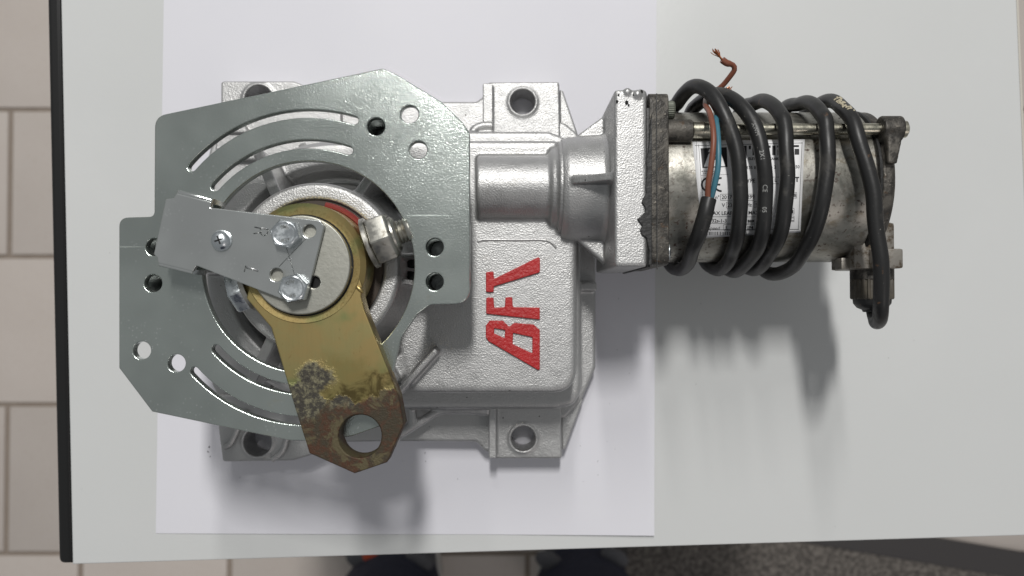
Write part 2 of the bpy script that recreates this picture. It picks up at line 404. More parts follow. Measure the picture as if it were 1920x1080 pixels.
# ------------------------------------------------------------------ paper
PAPER = mat('white_office_paper', (.72, .715, .76), 0, .6); n = N(PAPER); n.color(n.mix(n.noise(30, 4), (.70, .695, .745), (.735, .73, .77)))
pc = [W(292, 1000, .0003), W(1226, 1003, .0003), W(1231, 0, .0003), W(307, 0, .0003)]
ul = (pc[3]-pc[0]).normalized(); ur = (pc[2]-pc[1]).normalized()
c0, c1 = pc[0], pc[1]; c2 = c1+ur*.297; c3 = c0+ul*.297
bm = bmesh.new(); G = 24; vs = []
for j in range(G+1):
    for i in range(G+1):
        u, v = i/G, j/G; p = (c0*(1-u)+c1*u)*(1-v)+(c3*(1-u)+c2*u)*v
        e = min(u, 1-u, v, 1-v); lift = .00002*max(0, 1-e*8)*(mnoise.noise(Vector((u*4, v*4, 0)))+.6)
        vs.append(bm.verts.new((p.x, p.y, .00025+max(0, lift)+.0009*max(0, 1-math.hypot(1-u, v)*3)**2+.0004*max(0, 1-v*12)**2*abs(math.sin(u*5)))))
for j in range(G):
    for i in range(G): q = j*(G+1)+i; bm.faces.new((vs[q], vs[q+1], vs[q+G+2], vs[q+G+1]))
paper = finish(bm, 'paper_sheet', PAPER, fix=False); paper.data.shade_flat(); tag(paper, 'white sheet of paper lying on the table under the silver gearbox', 'paper')
m = paper.modifiers.new('thickness', 'SOLIDIFY'); m.thickness = .00012; m.offset = -1
# crumbs of dirt fallen on the paper
CRUMB = mat('dark_crumb', (.05, .045, .045), 0, .8); bm = bmesh.new()
spots = [(392, 838), (394, 856), (390, 847), (755, 864), (797, 849), (798, 865), (1143, 757), (1138, 828), (1153, 842), (1121, 890), (1157, 656), (1093, 903), (1314, 569), (1666, 671), (153, 917), (206, 474), (1566, 987), (450, 895), (495, 930), (840, 1010), (1305, 720), (1714, 638), (1180, 700), (1088, 836), (1121, 865), (858, 898), (1160, 560)]
for i, (x, y) in enumerate(spots):
    p = W(x, y, .0006); s = (.00045 if i < 3 else .00018)*random.uniform(.6, 1.2)
    bmesh.ops.create_icosphere(bm, subdivisions=1, radius=s, matrix=Matrix.Translation(p) @ Euler((0, 0, random.random()*6)).to_matrix().to_4x4() @ Matrix.Diagonal((random.uniform(.4, .8), random.uniform(1, 1.9), .35, 1)))
tag(finish(bm, 'dirt_crumbs', CRUMB), 'tiny dark crumbs of dirt scattered over paper and table', 'dirt', 'stuff')

# ------------------------------------------------------------------ person (only the feet and trouser legs show)
NAVY = mat('navy_trouser_cloth', (.012, .015, .035), 0, .85); n = N(NAVY); n.color(n.mix(n.noise(40, 4), (.009, .011, .026), (.022, .027, .055))); n.bump(n.noise(30, 3), .4, .01)
SHOE = mat('grey_trainer_fabric', (.11, .11, .12), 0, .75); ORANGE = mat('orange_trainer_trim', (.55, .07, .02), 0, .6); SOLE = mat('white_trainer_sole', (.55, .53, .5), 0, .6)
person = empty('person', (*W(915, 1180, FLOOR).xy, FLOOR), 'person in navy trousers and grey trainers standing at the front edge of the table', 'person')
def pl(x, y, z): return Vector((x, y, z))-person.location
def legpath(cx, fy): return [Vector((cx, fy-.045, FLOOR+.055)), Vector((cx, fy-.05, FLOOR+.10)), Vector((cx, fy-.058, FLOOR+.25)), Vector((cx*.98, fy-.064, FLOOR+.47)), Vector((cx*.85+.0, fy-.10, FLOOR+.72)), Vector((cx*.72, fy-.135, FLOOR+.90))]
bm = bmesh.new()
lx = W(733, 1060, FLOOR+.1).x; rx = W(1096, 1060, FLOOR+.1).x; fy = W(900, 1047, FLOOR+.1).y
mids = (lx+rx)/2
for cx in (lx, rx):
    path = catmull([p for p in legpath(cx-mids, fy)], .02)
    add_tube(bm, [p+Vector((mids, 0, 0))-person.location for p in path], .062, 20, lambda t: .93+.08*math.sin(t*14)*(1-t)+.35*t)
hip = legpath(0, fy)[-1]
bmesh.ops.create_uvsphere(bm, u_segments=24, v_segments=14, radius=.16, matrix=Matrix.Translation(Vector((mids, hip.y, FLOOR+.93))-person.location) @ Matrix.Diagonal((1.05, .72, .7, 1)))
tr = finish(bm, 'trousers', NAVY, person, 180); cast(tr, .008, 3)
for cx, tw in ((lx, .06), (rx, -.05)):
    bm = bmesh.new(); N2 = 14
    prof = [(0, .030, .030), (.03, .043, .05), (.08, .050, .062), (.14, .046, .072), (.20, .040, .092), (.26, .036, .10), (.285, .030, .07)]
    rings = []
    for t, wdt, h in prof:
        y = fy+.030-t
        rings.append([bm.verts.new(pl(cx+tw*(t-.1)*-.6+wdt*math.cos(a)*(1 if math.sin(a) > 0 else 1.05), y, FLOOR+.012+max(0, math.sin(a))*h)) for a in [2*math.pi*k/N2 for k in range(N2)]])
    for A, B in zip(rings[:-1], rings[1:]):
        for i in range(N2): bm.faces.new((A[i], A[(i+1)%N2], B[(i+1)%N2], B[i]))
    bm.faces.new(rings[0]); bm.faces.new(rings[-1][::-1]); sh = finish(bm, 'shoe', SHOE, person, 60)
    out = [(cx+tw*(t-.1)*-.6+wdt*1.08, fy+.034-t*1.02) for t, wdt, h in prof]+[(cx+tw*(t-.1)*-.6-wdt*1.08, fy+.034-t*1.02) for t, wdt, h in prof[::-1]]
    prism('sole', [[(x-person.location.x, y-person.location.y) for x, y in out]], .001, .022, .004, SOLE, sh)
    for px, py, m_, nm in (((697, 1051, ORANGE, 'trim'), (675, 1050, SHOE, 'tongue'), (786, 1052, SHOE, 'tongue')) if cx == lx else ((1152, 1045, SHOE, 'tongue'), (1030, 1052, SHOE, 'tongue'))):
        bm = bmesh.new(); c = W(px, py, FLOOR+.115)-person.location
        bmesh.ops.create_icosphere(bm, subdivisions=3, radius=.012, matrix=Matrix.Translation(c) @ Matrix.Rotation(-.4, 4, 'Z') @ Matrix.Diagonal((1.5, .9, .8, 1))); finish(bm, nm, m_, sh)

# ================================================================== GATE OPERATOR
op = empty('gate_operator', (0, .02, 0), 'silver cast gearbox with red BFT letters, zinc plate, gold arm and cable-wrapped motor', 'gate motor')
OFF = Vector((0, .02, 0))
GC = Vector((-.064, .0112, 0))            # shaft centre
AY, AZ, MR = .0412, .050, .0268            # motor axis and radius
def par(o, p=op):
    return o
op.location = (0, 0, 0)

# ---- main gear housing: fused casting
bm = bmesh.new()
skirt = [(388, 300), (400, 250), (440, 226), (528, 222), (560, 190), (640, 190), (893, 190), (909, 178), (924, 176), (924, 228), (1052, 228), (1062, 232), (1083, 250), (1117, 340), (1117, 690), (1090, 752), (1060, 785), (924, 786), (924, 850), (908, 846), (893, 829), (760, 828), (570, 830), (530, 792), (430, 790), (396, 720), (384, 600), (380, 500), (384, 400)]
add_prism(bm, [rnd(P2(skirt, .011), .002)], .0002, .011, .001)
tier = [(640, 245), (1030, 245), (1058, 256), (1088, 300), (1090, 735), (1076, 760), (1040, 768), (780, 768), (640, 768)]
add_prism(bm, [rnd(P2(tier, .024), .004)], .001, .024, .002, .001)
tier2 = [(700, 253), (905, 253), (905, 262), (1040, 262), (1060, 275), (1086, 300), (1086, 735), (1066, 750), (930, 750), (700, 750)]
lid = [(745, 262), (1046, 262), (1066, 282), (1082, 330), (1082, 738), (771, 738), (742, 650)]
add_prism(bm, [rnd(P2(lid, .052), [.004, .004, .004, .004, .0095, .004, .004], 8)], .002, .052, .0022, .002)
step = [(888, 450), (1040, 450), (1062, 475), (1070, 720), (1050, 728), (888, 728)]
# round body: skirt, shoulder, cone and boss
g = GC.copy()
add_lathe(bm, g, (0, 0, 1), [(.001, .050), (.048, .0475), (.0515, .0455), (.0519, .0385), (.0495, .0365), (.0440, .0345), (.0440, .0325), (.052, .0305), (.060, .0287), (.0785, .0277), (.0795, .0268), (.0795, .0225), (.0775, .0218), (.0775, .0001)], 96)
# radial ribs on the cone
def rib(a0, r0, r1, wd, z0, z1, zt=None):
    d = Vector((math.cos(R(a0)), math.sin(R(a0)), 0)); nrm = Vector((-d.y, d.x, 0)); zt = z1 if zt is None else zt
    q = [g+d*r0-nrm*wd/2, g+d*r1-nrm*wd/2, g+d*r1+nrm*wd/2, g+d*r0+nrm*wd/2]
    vs = [bm.verts.new((p.x, p.y, z0)) for p in q]+[bm.verts.new((p.x, p.y, z)) for p, z in zip(q, (z1, zt, zt, z1))]
    for f in ((3, 2, 1, 0), (4, 5, 6, 7), (0, 1, 5, 4), (1, 2, 6, 5), (2, 3, 7, 6), (3, 0, 4, 7)): bm.faces.new([vs[k] for k in f])
for a_, wd in ((120, .0038), (62, .0032), (237, .0038), (180, .003), (300, .003), (8, .0018), (-9, .0018)): rib(a_, .024, .046, wd, .03, .0775, .066)
# outer ribs beyond the round body towards feet
for a_ in (128, 112, 150, 232, 210, 250): rib(a_, .044, .060, .0032, .002, .028, .012)
# worm tube along the motor axis and its collars
add_lathe(bm, (-.0125, AY, AZ+.0015), (1, 0, 0), [(0, .0108), (.0006, .0114), (.028, .0114), (.030, .0105)], 48)
ax = W(1035, 355, .06).x; ax2 = W(1050, 355, .066).x; ax3 = W(1067, 355, .066).x
add_lathe(bm, (ax-.001, AY, AZ), (1, 0, 0), [(0, .0125), (.001, .0142), (.0032, .0145), (.0034, .0166), (.0062, .0170), (.0066, .0158), (.012, .0158)], 64)
# fin on the lid
pa, pb = W(819, 655, .058), W(735, 748, .058); d_ = (pb-pa).normalized(); nn_ = Vector((-d_.y, d_.x, 0))*.0011
add_prism(bm, [[tuple((pa+nn_).xy), tuple((pa-nn_).xy), tuple((pb-nn_+d_*.006).xy), tuple((pb+nn_+d_*.006).xy)]], .03, .0585, .0004)
# curved ribs between lid and base at front
for pts in ([(745, 738), (770, 760), (772, 795), (750, 812), (735, 835)], [(878, 740), (884, 762), (900, 771), (918, 771)], [(750, 815), (790, 790), (830, 770), (905, 770)], [(885, 262), (888, 244), (905, 236), (925, 236)]):
    add_tube(bm, catmull([W(x, y, .020) for x, y in pts], .001), .0018, 8)
# right edge rib
add_box(bm, W(1075, 546, .01)+Vector((0, 0, -.006)), W(1116, 531, .01)+Vector((0, 0, .006)))
housing = finish(bm, 'gear_housing', SILVER, op, 60, fix=True); cast(housing, .00055, 2)

# ---- raised outline on the lid
sp = catmull([W(x, y, .0521) for x, y in [(896, 454), (905, 450), (960, 450), (1015, 450), (1032, 454), (1043, 465)]], .0008)
bm = bmesh.new(); add_tube(bm, sp, .00045, 8); finish(bm, 'casting_line', SILVER, housing)
# ---- feet
def foot(px, holes, z=.0145, bars=()):
    bm = bmesh.new(); hl = [circ(W(x, y, z), r, 36) for x, y, r in holes]
    add_prism(bm, [rnd(P2(px, z), .0012)]+hl, .0003, z, .0005)
    for x, y, r in holes:
        c = W(x, y, z); add_ring(bm, (c.x, c.y, 0), (0, 0, 1), [(z-.004, r+.0002), (z-.004, r+.0016), (z+.0003, r+.0013), (z+.0007, r+.0006), (z+.0003, r+.0001)], 40)
    for lo, hi in bars:
        A, B = W(*lo, .019), W(*hi, .019); add_box(bm, (min(A.x, B.x), min(A.y, B.y), .001), (max(A.x, B.x), max(A.y, B.y), .0195))
    o = finish(bm, 'foot', SILVER, op, 60); cast(o, .0005, 2); return o
foot([(914, 154), (1049, 153), (1051, 262), (914, 262)], [(980, 191, .0049)], bars=[((905, 156), (923, 275))])
foot([(916, 740), (1052, 740), (1054, 860), (917, 860)], [(981, 822, .0048)], bars=[((916, 735), (931, 858))])
foot([(414, 152), (552, 152), (566, 158), (640, 190), (640, 300), (400, 300), (414, 195)], [(485, 186, .0055)])
foot([(402, 740), (640, 740), (625, 838), (578, 855), (548, 864), (417, 866), (411, 820)], [(483, 829, .0055)])
for s in ((152, -1), (862, 1)):
    pass
# slanted webs beside the feet
prism('web', [P2([(1050, 168), (1056, 170), (1084, 252), (1050, 262)], .010)], .0004, .010, .0008, SILVER, op)
prism('web', [P2([(1052, 740), (1094, 748), (1060, 842), (1053, 844)], .010)], .0004, .010, .0008, SILVER, op)
# thin rounded corner ribs on left feet
prism('web', [P2([(398, 250), (410, 205), (420, 188), (428, 188), (446, 212), (470, 250)], .0165)], .001, .0165, .0015, SILVER, op)
for pts in ([(420, 838), (432, 832), (448, 800), (462, 770)], [(540, 812), (530, 845), (510, 862)]):
    bm = bmesh.new(); add_tube(bm, catmull([W(x, y, .0155) for x, y in pts], .001), .0012, 8); finish(bm, 'foot_rib', SILVER, op)

# ---- neck, webs and square flange
bm = bmesh.new()
FX0, FX1 = W(1152, 340, .081).x, W(1214, 340, .081).x; FH = .0288; FY = .0401; FZ = .0522
add_lathe(bm, (ax3-.002, AY-.0005, AZ), (1, 0, 0), [(0, .0178), (.002, .0186), (.014, .0190), (.0165, .0205), (.0185, .024)], 72)
add_box(bm, (FX0, FY-FH, FZ-FH), (FX1, FY+FH, FZ+FH), .0012)
add_prism(bm, [[(ax3-.001, AY+.0150), (FX0+.002, FY+FH-.0005), (FX0+.002, FY-FH+.0005), (ax3-.001, AY-.0150)]], .048, .0535, .0008)
vw = [(ax3, AZ+.012), (ax3+.001, AZ+.0195), (FX0+.002, FZ+FH-.0012), (FX0+.002, AZ-.015), (ax3, AZ-.012)]
xf = Matrix(((1, 0, 0, 0), (0, 0, 1, AY-.0013), (0, 1, 0, 0), (0, 0, 0, 1)))
add_prism(bm, [vw], 0, .0026, 0, 0, xf)
for k in range(9):      # lumpy over-painted top corner
    c = Vector((FX0+.001+k*.0011, FY+FH-.0012+random.uniform(-.0008, .0006), FZ+FH-.0013+random.uniform(-.0004, .0007)))
    bmesh.ops.create_icosphere(bm, subdivisions=2, radius=random.uniform(.0011, .0017), matrix=Matrix.Translation(c))
flange = finish(bm, 'neck_flange', SILVER, op, 60); cast(flange, .00045, 1)
for px, py, r in ((1157, 190, .0004), (1203, 172, .0005), (1175, 192, .00055), (1179, 197, .0003), (1160, 178, .0003), (1188, 178, .0003)):
    p = W(px, py, FZ+FH+.0002); bm = bmesh.new(); bmesh.ops.create_icosphere(bm, subdivisions=2, radius=r, matrix=Matrix.Translation(p) @ Matrix.Diagonal((1, 1.3, .5, 1))); finish(bm, 'pore_shade', BLACK, flange)  # black beads stand in for the shade inside casting pores

# ---- gasket, torn and squeezed out
GX = FX1
box('gasket', (GX-.0002, FY-FH-.0002, FZ-FH), (GX+.0009, FY+FH-.006, FZ+FH-.0002), .0002, GASKET, op)
tear = [(1222, 215), (1219, 230), (1217, 262), (1215, 285), (1211, 300), (1213, 318), (1210, 350), (1212, 362), (1205, 372), (1203, 380), (1209, 388), (1210, 397), (1201, 406), (1195, 411), (1199, 417), (1204, 423), (1200, 431), (1203, 440), (1212, 446), (1214, 458), (1217, 470), (1215, 497), (1222, 497)]
prism('gasket_tear', [P2(tear, FZ+FH+.0004)], FZ+FH-.0006, FZ+FH+.0009, .0002, GASKET, op)

# ---- red letters, raised
def crop(pts, ox=860, oy=380, s=3.6): return [(ox+x/s, oy+y/s) for x, y in pts]
ZL = .0531
def letter(loops, rr=.0005):
    prism('letter', [rnd(P2(l, ZL), rr if i == 0 else .0002) for i, l in enumerate(loops)], .0510, ZL, .0003, RED, housing)
letter([[(911, 510), (925.5, 509), (926, 523), (1009, 482), (1012.5, 484), (1012.5, 510), (1008, 512), (926, 537), (925.5, 548), (911, 547.5)]])
letter([crop([(185, 645), (200, 638), (235, 642), (240, 710), (312, 705), (315, 642), (325, 638), (362, 638), (366, 705), (548, 708), (548, 790), (535, 788), (185, 750)])])
letter([crop([(183, 830), (210, 795), (300, 797), (340, 838), (375, 812), (505, 822), (548, 860), (548, 1128), (535, 1130), (200, 935), (183, 910)]), crop([(240, 848), (313, 860), (310, 915), (238, 882)]), crop([(367, 880), (497, 908), (497, 1018), (365, 955)])])

# ---- hub things: seal, collar, arm, disc
bm = bmesh.new(); add_tube(bm, [g+Vector((.0203*math.cos(R(a)), .0203*math.sin(R(a)), .0800)) for a in range(30, 82, 2)], .0012, 10); finish(bm, 'shaft_seal', REDRING, op)
AT = .0945
bcol = math.atan2(.0186, .0509)                         # angle of the cross bolt
collar = bmesh.new()
add_ring(collar, g, (0, 0, 1), [(.0815, .0155), (.0815, .0196), (AT-.0012, .0192), (AT-.0006, .0186), (AT+.0002, .0176), (AT, .0156)], 96)
finish(collar, 'clamp_collar', GOLD, op)
armpx = [(462, 560), (508, 614), (553, 765), (580, 850), (665, 888), (726, 867), (757, 796), (747, 742), (683, 580), (677, 556), (679, 536), (668, 500), (560, 480), (470, 520)]
hc = W(675, 818, AT); hub = g.xy
armo = rnd(P2(armpx, AT), [.001, .002, .001, .0005, .0008, .0008, .0006, .001, .001, .002, .002, .002, .002, .002])
prism('arm', [armo, circ(hc, .0066, 48)], .0868, AT, .0004, GOLD, op)
bm = bmesh.new(); add_ring(bm, (hc.x, hc.y, 0), (0, 0, 1), [(.0868, .0064), (.0868, .00661), (AT-.0002, .00661), (AT-.0012, .0064)], 48); finish(bm, 'arm_bore', GOLD, op)
bm = bmesh.new(); bmesh.ops.create_icosphere(bm, subdivisions=2, radius=.0012, matrix=Matrix.Translation(W(674, 542, AT)) @ Matrix.Rotation(.8, 4, 'Z') @ Matrix.Diagonal((.6, 1.4, .5, 1))); finish(bm, 'burr', GOLD, op)
bm = bmesh.new(); add_ring(bm, g, (0, 0, 1), [(.0770, .0190), (.0770, .0219), (.0783, .0219), (.0783, .0190)], 64); finish(bm, 'brown_recess', mat('dark_brown_recess', (.05, .035, .025), 0, .4), op)  # dark brown ring filling the recess round the collar
disc = prism('shaft_disc', [circ(g, .01505, 96), circ(W(589, 529, .0972), .0018, 20)], .083, .0972, .0004, DISC, op)
c_ = W(589, 529, .0972); lathe('hole_shade', (c_.x, c_.y, .085), (0, 0, 1), [(0, .00185), (.0108, .00185)], BLACK, disc, 20)  # black plug paints the shade down the disc's hole
bm = bmesh.new(); add_ring(bm, g, (0, 0, 1), [(.0942, .01512), (.0942, .0156), (.09465, .0156), (.09465, .01512)], 96); finish(bm, 'gap_shade', BLACK, disc)  # black ring stands in for shade between disc and collar

# ---- cross bolt, nut and washer
bd = Vector((math.cos(bcol), math.sin(bcol), 0)); bz = .0872; bc = Vector((g.x, g.y, bz))+Vector((0, .0003, 0))
def hexprof(h, r, ch=.0008): return [(0, r-ch*.4), (ch*.5, r), (h-ch, r), (h, r-ch*1.2)]
bolt = lathe('clamp_bolt', bc-bd*.024, bd, [(0, .0038), (.049, .0038)], NUT, op, 24)
wsh = lathe('washer', bc+bd*.0197, bd, [(0, .0078), (.0002, .0082), (.0014, .0082), (.0016, .0078)], NUT, op, 40)
nb = bmesh.new(); add_lathe(nb, bc+bd*.0214, bd, [(0, .0078), (.0004, .0082), (.0062, .0082), (.0070, .0072)], 6, R(38)); 
bmesh.ops.bevel(nb, geom=list(nb.edges), offset=.0003, segments=1, affect='EDGES')
add_lathe(nb, bc+bd*.0272, bd, [(0, .0060), (.0018, .0058), (.0026, .0049), (.0027, .004)], 32); nut = finish(nb, 'lock_nut', NUT, op, 25)
th = bmesh.new(); pr = [(0, .0036)]
for k in range(4): pr += [(.0006+k*.0011, .0039), (.0011+k*.0011, .0034)]
pr += [(.0052, .0032)]; add_lathe(th, bc+bd*.0288, bd, pr, 28); finish(th, 'bolt_thread', NUT, op)
hb = bmesh.new(); add_lathe(hb, bc-bd*.0205, -bd, [(0, .0066), (.0005, .0072), (.0042, .0072), (.0049, .0063)], 6, R(20)); bmesh.ops.bevel(hb, geom=list(hb.edges), offset=.0003, segments=1, affect='EDGES'); finish(hb, 'bolt_head', BOLT, op, 25)
lathe('washer', bc-bd*.0206, bd, [(0, .0076), (.0013, .0076)], NUT, op, 40)

# ---- zinc plated mounting plate
PT = .088
pc_ = W(578, 500, PT); px_s = W(683, 505, PT).x-W(583, 505, PT).x; mm = px_s/100
outl = [(290, 218), (718, 128), (742, 139), (828, 191), (866, 228), (881, 248), (881, 570), (806, 571), (782, 589), (752, 632), (738, 690), (716, 798), (660, 818), (600, 827), (545, 826), (480, 813), (285, 772), (223, 690), (223, 408), (289, 406)]
rad = [.0045, .002, .004, .004, .004, .004, .0055, .004, .004, .006, .006, .001, .01, .01, .01, .01, .0006, .0006, .003, .0018]
def slot(r, wd, a0, a1, n=40):
    o = []; h = wd/2
    for k in range(n+1):
        a = R(a0+(a1-a0)*k/n); o.append((pc_.x+(r+h)*math.cos(a), pc_.y+(r+h)*math.sin(a)))
    e = Vector((pc_.x+r*math.cos(R(a1)), pc_.y+r*math.sin(R(a1))))
    for k in range(1, 6):
        t = R(a1)+math.pi*k/6; q = (e.x+h*.98*math.cos(t), e.y+h*.98*math.sin(t)); o.append(q)
    for k in range(n+1):
        a = R(a1+(a0-a1)*k/n); o.append((pc_.x+(r-h)*math.cos(a), pc_.y+(r-h)*math.sin(a)))
    e = Vector((pc_.x+r*math.cos(R(a0)), pc_.y+r*math.sin(R(a0))))
    for k in range(1, 6):
        t = R(a0)+math.pi+math.pi*k/6; o.append((e.x+h*.98*math.cos(t), e.y+h*.98*math.sin(t)))
    return o
def ang_px(x, y): return math.degrees(math.atan2(500-y, x-578))
def rad_px(x, y): return math.hypot(500-y, x-578)*mm
holes = [circ(pc_, 199*mm, 120)]
holes += [slot(231*mm, 16.5*mm, ang_px(658, 281)+1.2, ang_px(402, 349)), slot(288.5*mm, 15.5*mm, ang_px(673, 228)+2, ang_px(357, 312))]
holes += [slot(231*mm, 16.5*mm, 361+ang_px(402, 652), 285), slot(288.5*mm, 15.5*mm, 362+ang_px(357, 689), 281)]
HP = [(705, 237), (768, 214), (784, 281), (815, 463), (815, 528), (290, 463), (287, 531), (266, 657), (331, 681)]
holes += [circ(W(x, y, PT), 16.6*mm, 32) for x, y in HP]
plate = prism('mounting_plate', [rnd(P2(outl, PT), rad, 8)]+holes, PT-.003, PT, .00035, ZINC, op)
for i in (0, 3, 4, 5, 6):
    c = W(*HP[i], PT); bm = bmesh.new(); pr = []; zb = PT-.0165
    for k in range(14): pr += [(zb+k*.001, .00265), (zb+k*.001+.0005, .0030)]
    pr += [(PT-.0031, .0030), (PT-.0031, .0052), (zb, .0052)]
    add_ring(bm, (c.x, c.y, 0), (0, 0, 1), pr, 28); add_lathe(bm, (c.x, c.y, zb-.001), (0, 0, 1), [(0, .0051), (.0011, .0051)], 28)
    finish(bm, 'threaded_bush', THREAD, plate)

# ---- limit stop bracket with its screws
BT = .0992
brk = [(311, 373), (326, 371), (331, 362), (397, 379), (394, 389), (601, 413), (608, 423), (573, 563), (527, 560), (368, 498), (361, 509), (296, 493), (295, 483), (288, 477)]
def hw(x, y, z=BT): return W(x, y, z)
bh = [circ(W(580, 433, BT), .0020, 28), circ(W(518, 515, BT), .0020, 28)]
bracket = prism('stop_bracket', [rnd(P2(brk, BT), [.0006, .0004, .0004, .0004, .0004, .0012, .0006, .001, .001, .0005, .0003, .0005, .0003, .0008])]+bh, BT-.0016, BT, .0003, ZINC2, op)
for a, b2 in (((331, 360), (398, 377)), ((296, 494), (361, 510))):
    A, B = W(*a, BT), W(*b2, BT); d = (B-A).normalized(); nn = Vector((-d.y, d.x, 0))
    bm = bmesh.new(); add_prism(bm, [[tuple((A-nn*.0007).xy), tuple((B-nn*.0007).xy), tuple((B+nn*.0008).xy), tuple((A+nn*.0008).xy)]], PT+.0002, BT-.0002, .0006); finish(bm, 'bent_tab', ZINC2, bracket)
def groove(pts, wpx, name='engraved_line', z=BT, mt=None, pr=None):
    bm = bmesh.new(); A = [W(x, y, z+.00004) for x, y in pts]
    for a, b2 in zip(A[:-1], A[1:]):
        d = (b2-a).normalized(); nn = Vector((-d.y, d.x, 0))*wpx*.00008
        bm.faces.new([bm.verts.new(p) for p in (a-nn, b2-nn, b2+nn, a+nn)])
    o = finish(bm, name, mt or INKL, pr or bracket, fix=False); m = o.modifiers.new('t', 'SOLIDIFY'); m.thickness = .00004
INKL = bright('stamped_line', (.26, .27, .26), .3, 0); 
STL = bright('stamped_bright_line', (.85, .86, .86), .25, 0)
groove([(574, 447), (523, 500)], 1.1); groove([(537, 465), (542, 480), (552, 514)], 1.1); groove([(539, 488), (545, 486), (542, 480)], 1.5, mt=STL)
groove([(477, 426), (503, 430)], 2.2, 'stamped_letter'); groove([(503, 430), (501, 438), (495, 442), (490, 440), (488, 429)], 1.8, 'stamped_letter'); groove([(490, 436), (475, 438)], 1.8, 'stamped_letter')
groove([(478, 425), (503, 429)], 1.0, 'stamped_letter', mt=STL, z=BT+.00003)
groove([(460, 500), (485, 507)], 2.2, 'stamped_letter', mt=STL); groove([(461, 498), (458, 510)], 1.8, 'stamped_letter'); groove([(460, 502), (484, 509)], 1.2, 'stamped_letter', z=BT+.00003)
def hexbolt(px, py, ph, words):
    zt = BT+.0036; c = W(px, py, zt); base = Vector((c.x, c.y, BT+.0002))
    bm = bmesh.new(); add_lathe(bm, base, (0, 0, 1), [(0, .0043), (.0003, .00455), (.0029, .00455), (.0034, .0041), (.00335, .0036), (.0034, .0001)], 6, ph)
    add_lathe(bm, base, (0, 0, 1), [(0, .0037), (.00345, .0037), (.0036, .0034), (.00345, .0030), (.00345, .0001)], 40)
    o = finish(bm, 'hex_bolt', BOLT, bracket, 6)
    bm = bmesh.new()
    for word, a0, sg in words:
        V, Fs = text_mesh(word, .01, 'CENTER'); vv = []
        for x, y in V:
            rr = .00155+y*.00155; an = a0-x*.0015/.0022
            vv.append(bm.verts.new((base.x+rr*math.cos(an), base.y+rr*math.sin(an), BT+.00372)))
        for f in Fs:
            try: bm.faces.new([vv[k] for k in f])
            except ValueError: pass
    finish(bm, 'head_marking', INKL, o, fix=False)
    return o
hexbolt(533, 438, .3, [('BMo', 1.5, 1), ('4.H8', -1.4, 1)])
hexbolt(548, 541, .75, [('DIN', 1.9, 1), ('8.8', -1.5, 1)])
# pan head cross screw
zt = BT+.0022; c = W(411, 450, zt)
wa = lathe('spring_washer', (c.x, c.y, BT), (0, 0, 1), [(0, .0031), (.0006, .0031), (.0007, .0028)], BOLT, bracket, 32)
sc = lathe('pan_screw', (c.x, c.y, BT+.0006), (0, 0, 1), [(0, .0027), (.0008, .0028), (.0015, .0023), (.0020, .0014), (.0021, .0001)], BOLT, bracket, 40)
bm = bmesh.new()
for a_ in (.35, .35+math.pi/2): add_box(bm, (c.x-.0013, c.y-.00025, BT+.0022), (c.x+.0013, c.y+.00025, BT+.00275), .0001, Euler((0, 0, a_)).to_matrix())
finish(bm, 'recess_shade', BLACK, sc)  # black cross paints the shade of the screw's recess

# ---- solid black blocks stand in for shade in pockets right of the boss
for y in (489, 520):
    a, b2 = W(747, y-12, .066), W(775, y+12, .066); box('pocket_shade', (a.x, b2.y, .05), (b2.x, a.y, .0662), .0008, BLACK, housing)

# ================================================================== MOTOR
MX0 = GX+.0009; MX1 = W(1255, 350, .081).x
ME = .1212
bm = bmesh.new()
oc = rnd([(AY-.0292, AZ-.0270), (AY+.0270, AZ-.0270), (AY+.0270, AZ+.0307), (AY-.0292, AZ+.0307)], .0035)
xf = Matrix(((0, 0, 1, 0), (1, 0, 0, 0), (0, 1, 0, 0), (0, 0, 0, 1)))
add_prism(bm, [oc], MX0, MX1, .0004, 0, xf); mplate = finish(bm, 'motor_flange', IRON, op)
bm = bmesh.new(); add_box(bm, W(1231, 505, .0809), W(1232, 175, .0812)); finish(bm, 'seam', GASKET, mplate)
body = lathe('motor_body', (MX1-.0005, AY, AZ), (1, 0, 0), [(0, MR), (ME-MX1-.0008, MR), (ME-MX1+.0004, MR-.0012)], MOTOR, op, 128)
bm = bmesh.new(); add_lathe(bm, (ME-.0006, AY, AZ), (1, 0, 0), [(0, MR-.0008), (.0004, MR+.0004), (.0012, MR+.0004), (.0016, MR-.0008)], 96); finish(bm, 'end_gasket', GASKET, op)
# end cap: fused casting with lugs
RY, RZ = .0572, .0752
bm = bmesh.new()
add_lathe(bm, (ME+.0008, AY, AZ), (1, 0, 0), [(0, MR), (.0032, MR), (.0048, MR-.0015), (.0052, .020)], 96)
add_lathe(bm, (W(1649, 236, RZ).x, RY, RZ), (1, 0, 0), [(0, .0040), (.0003, .0043), (W(1689, 236, RZ).x-W(1649, 236, RZ).x-.0004, .0043), (W(1689, 236, RZ).x-W(1649, 236, RZ).x, .0038)], 48)
q = [(ME+.0014, RY+.001), (ME+.0072, RY+.001), (ME+.0062, RY-.004), (ME+.0045, AY+.004), (ME+.0014, AY+.004)]
add_prism(bm, [q], .058, RZ+.0038, .0006)
capend = finish(bm, 'end_cap', IRON, op, 50); cast(capend, .00045, 1)
bm = bmesh.new()
a = W(1668, 503, .069); b2 = W(1694, 466, .069); add_box(bm, (ME+.0008, a.y, .060), (b2.x, b2.y, .069), .0008)
a = W(1580, 505, .062); b2 = W(1672, 480, .062); add_box(bm, (a.x, a.y, .052), (W(1600, 500, .062).x+.001, b2.y-.0005, .061), .0005)
add_box(bm, (W(1598, 500, .064).x, a.y, .046), (W(1675, 500, .064).x, a.y+.016, .0655), .0012)
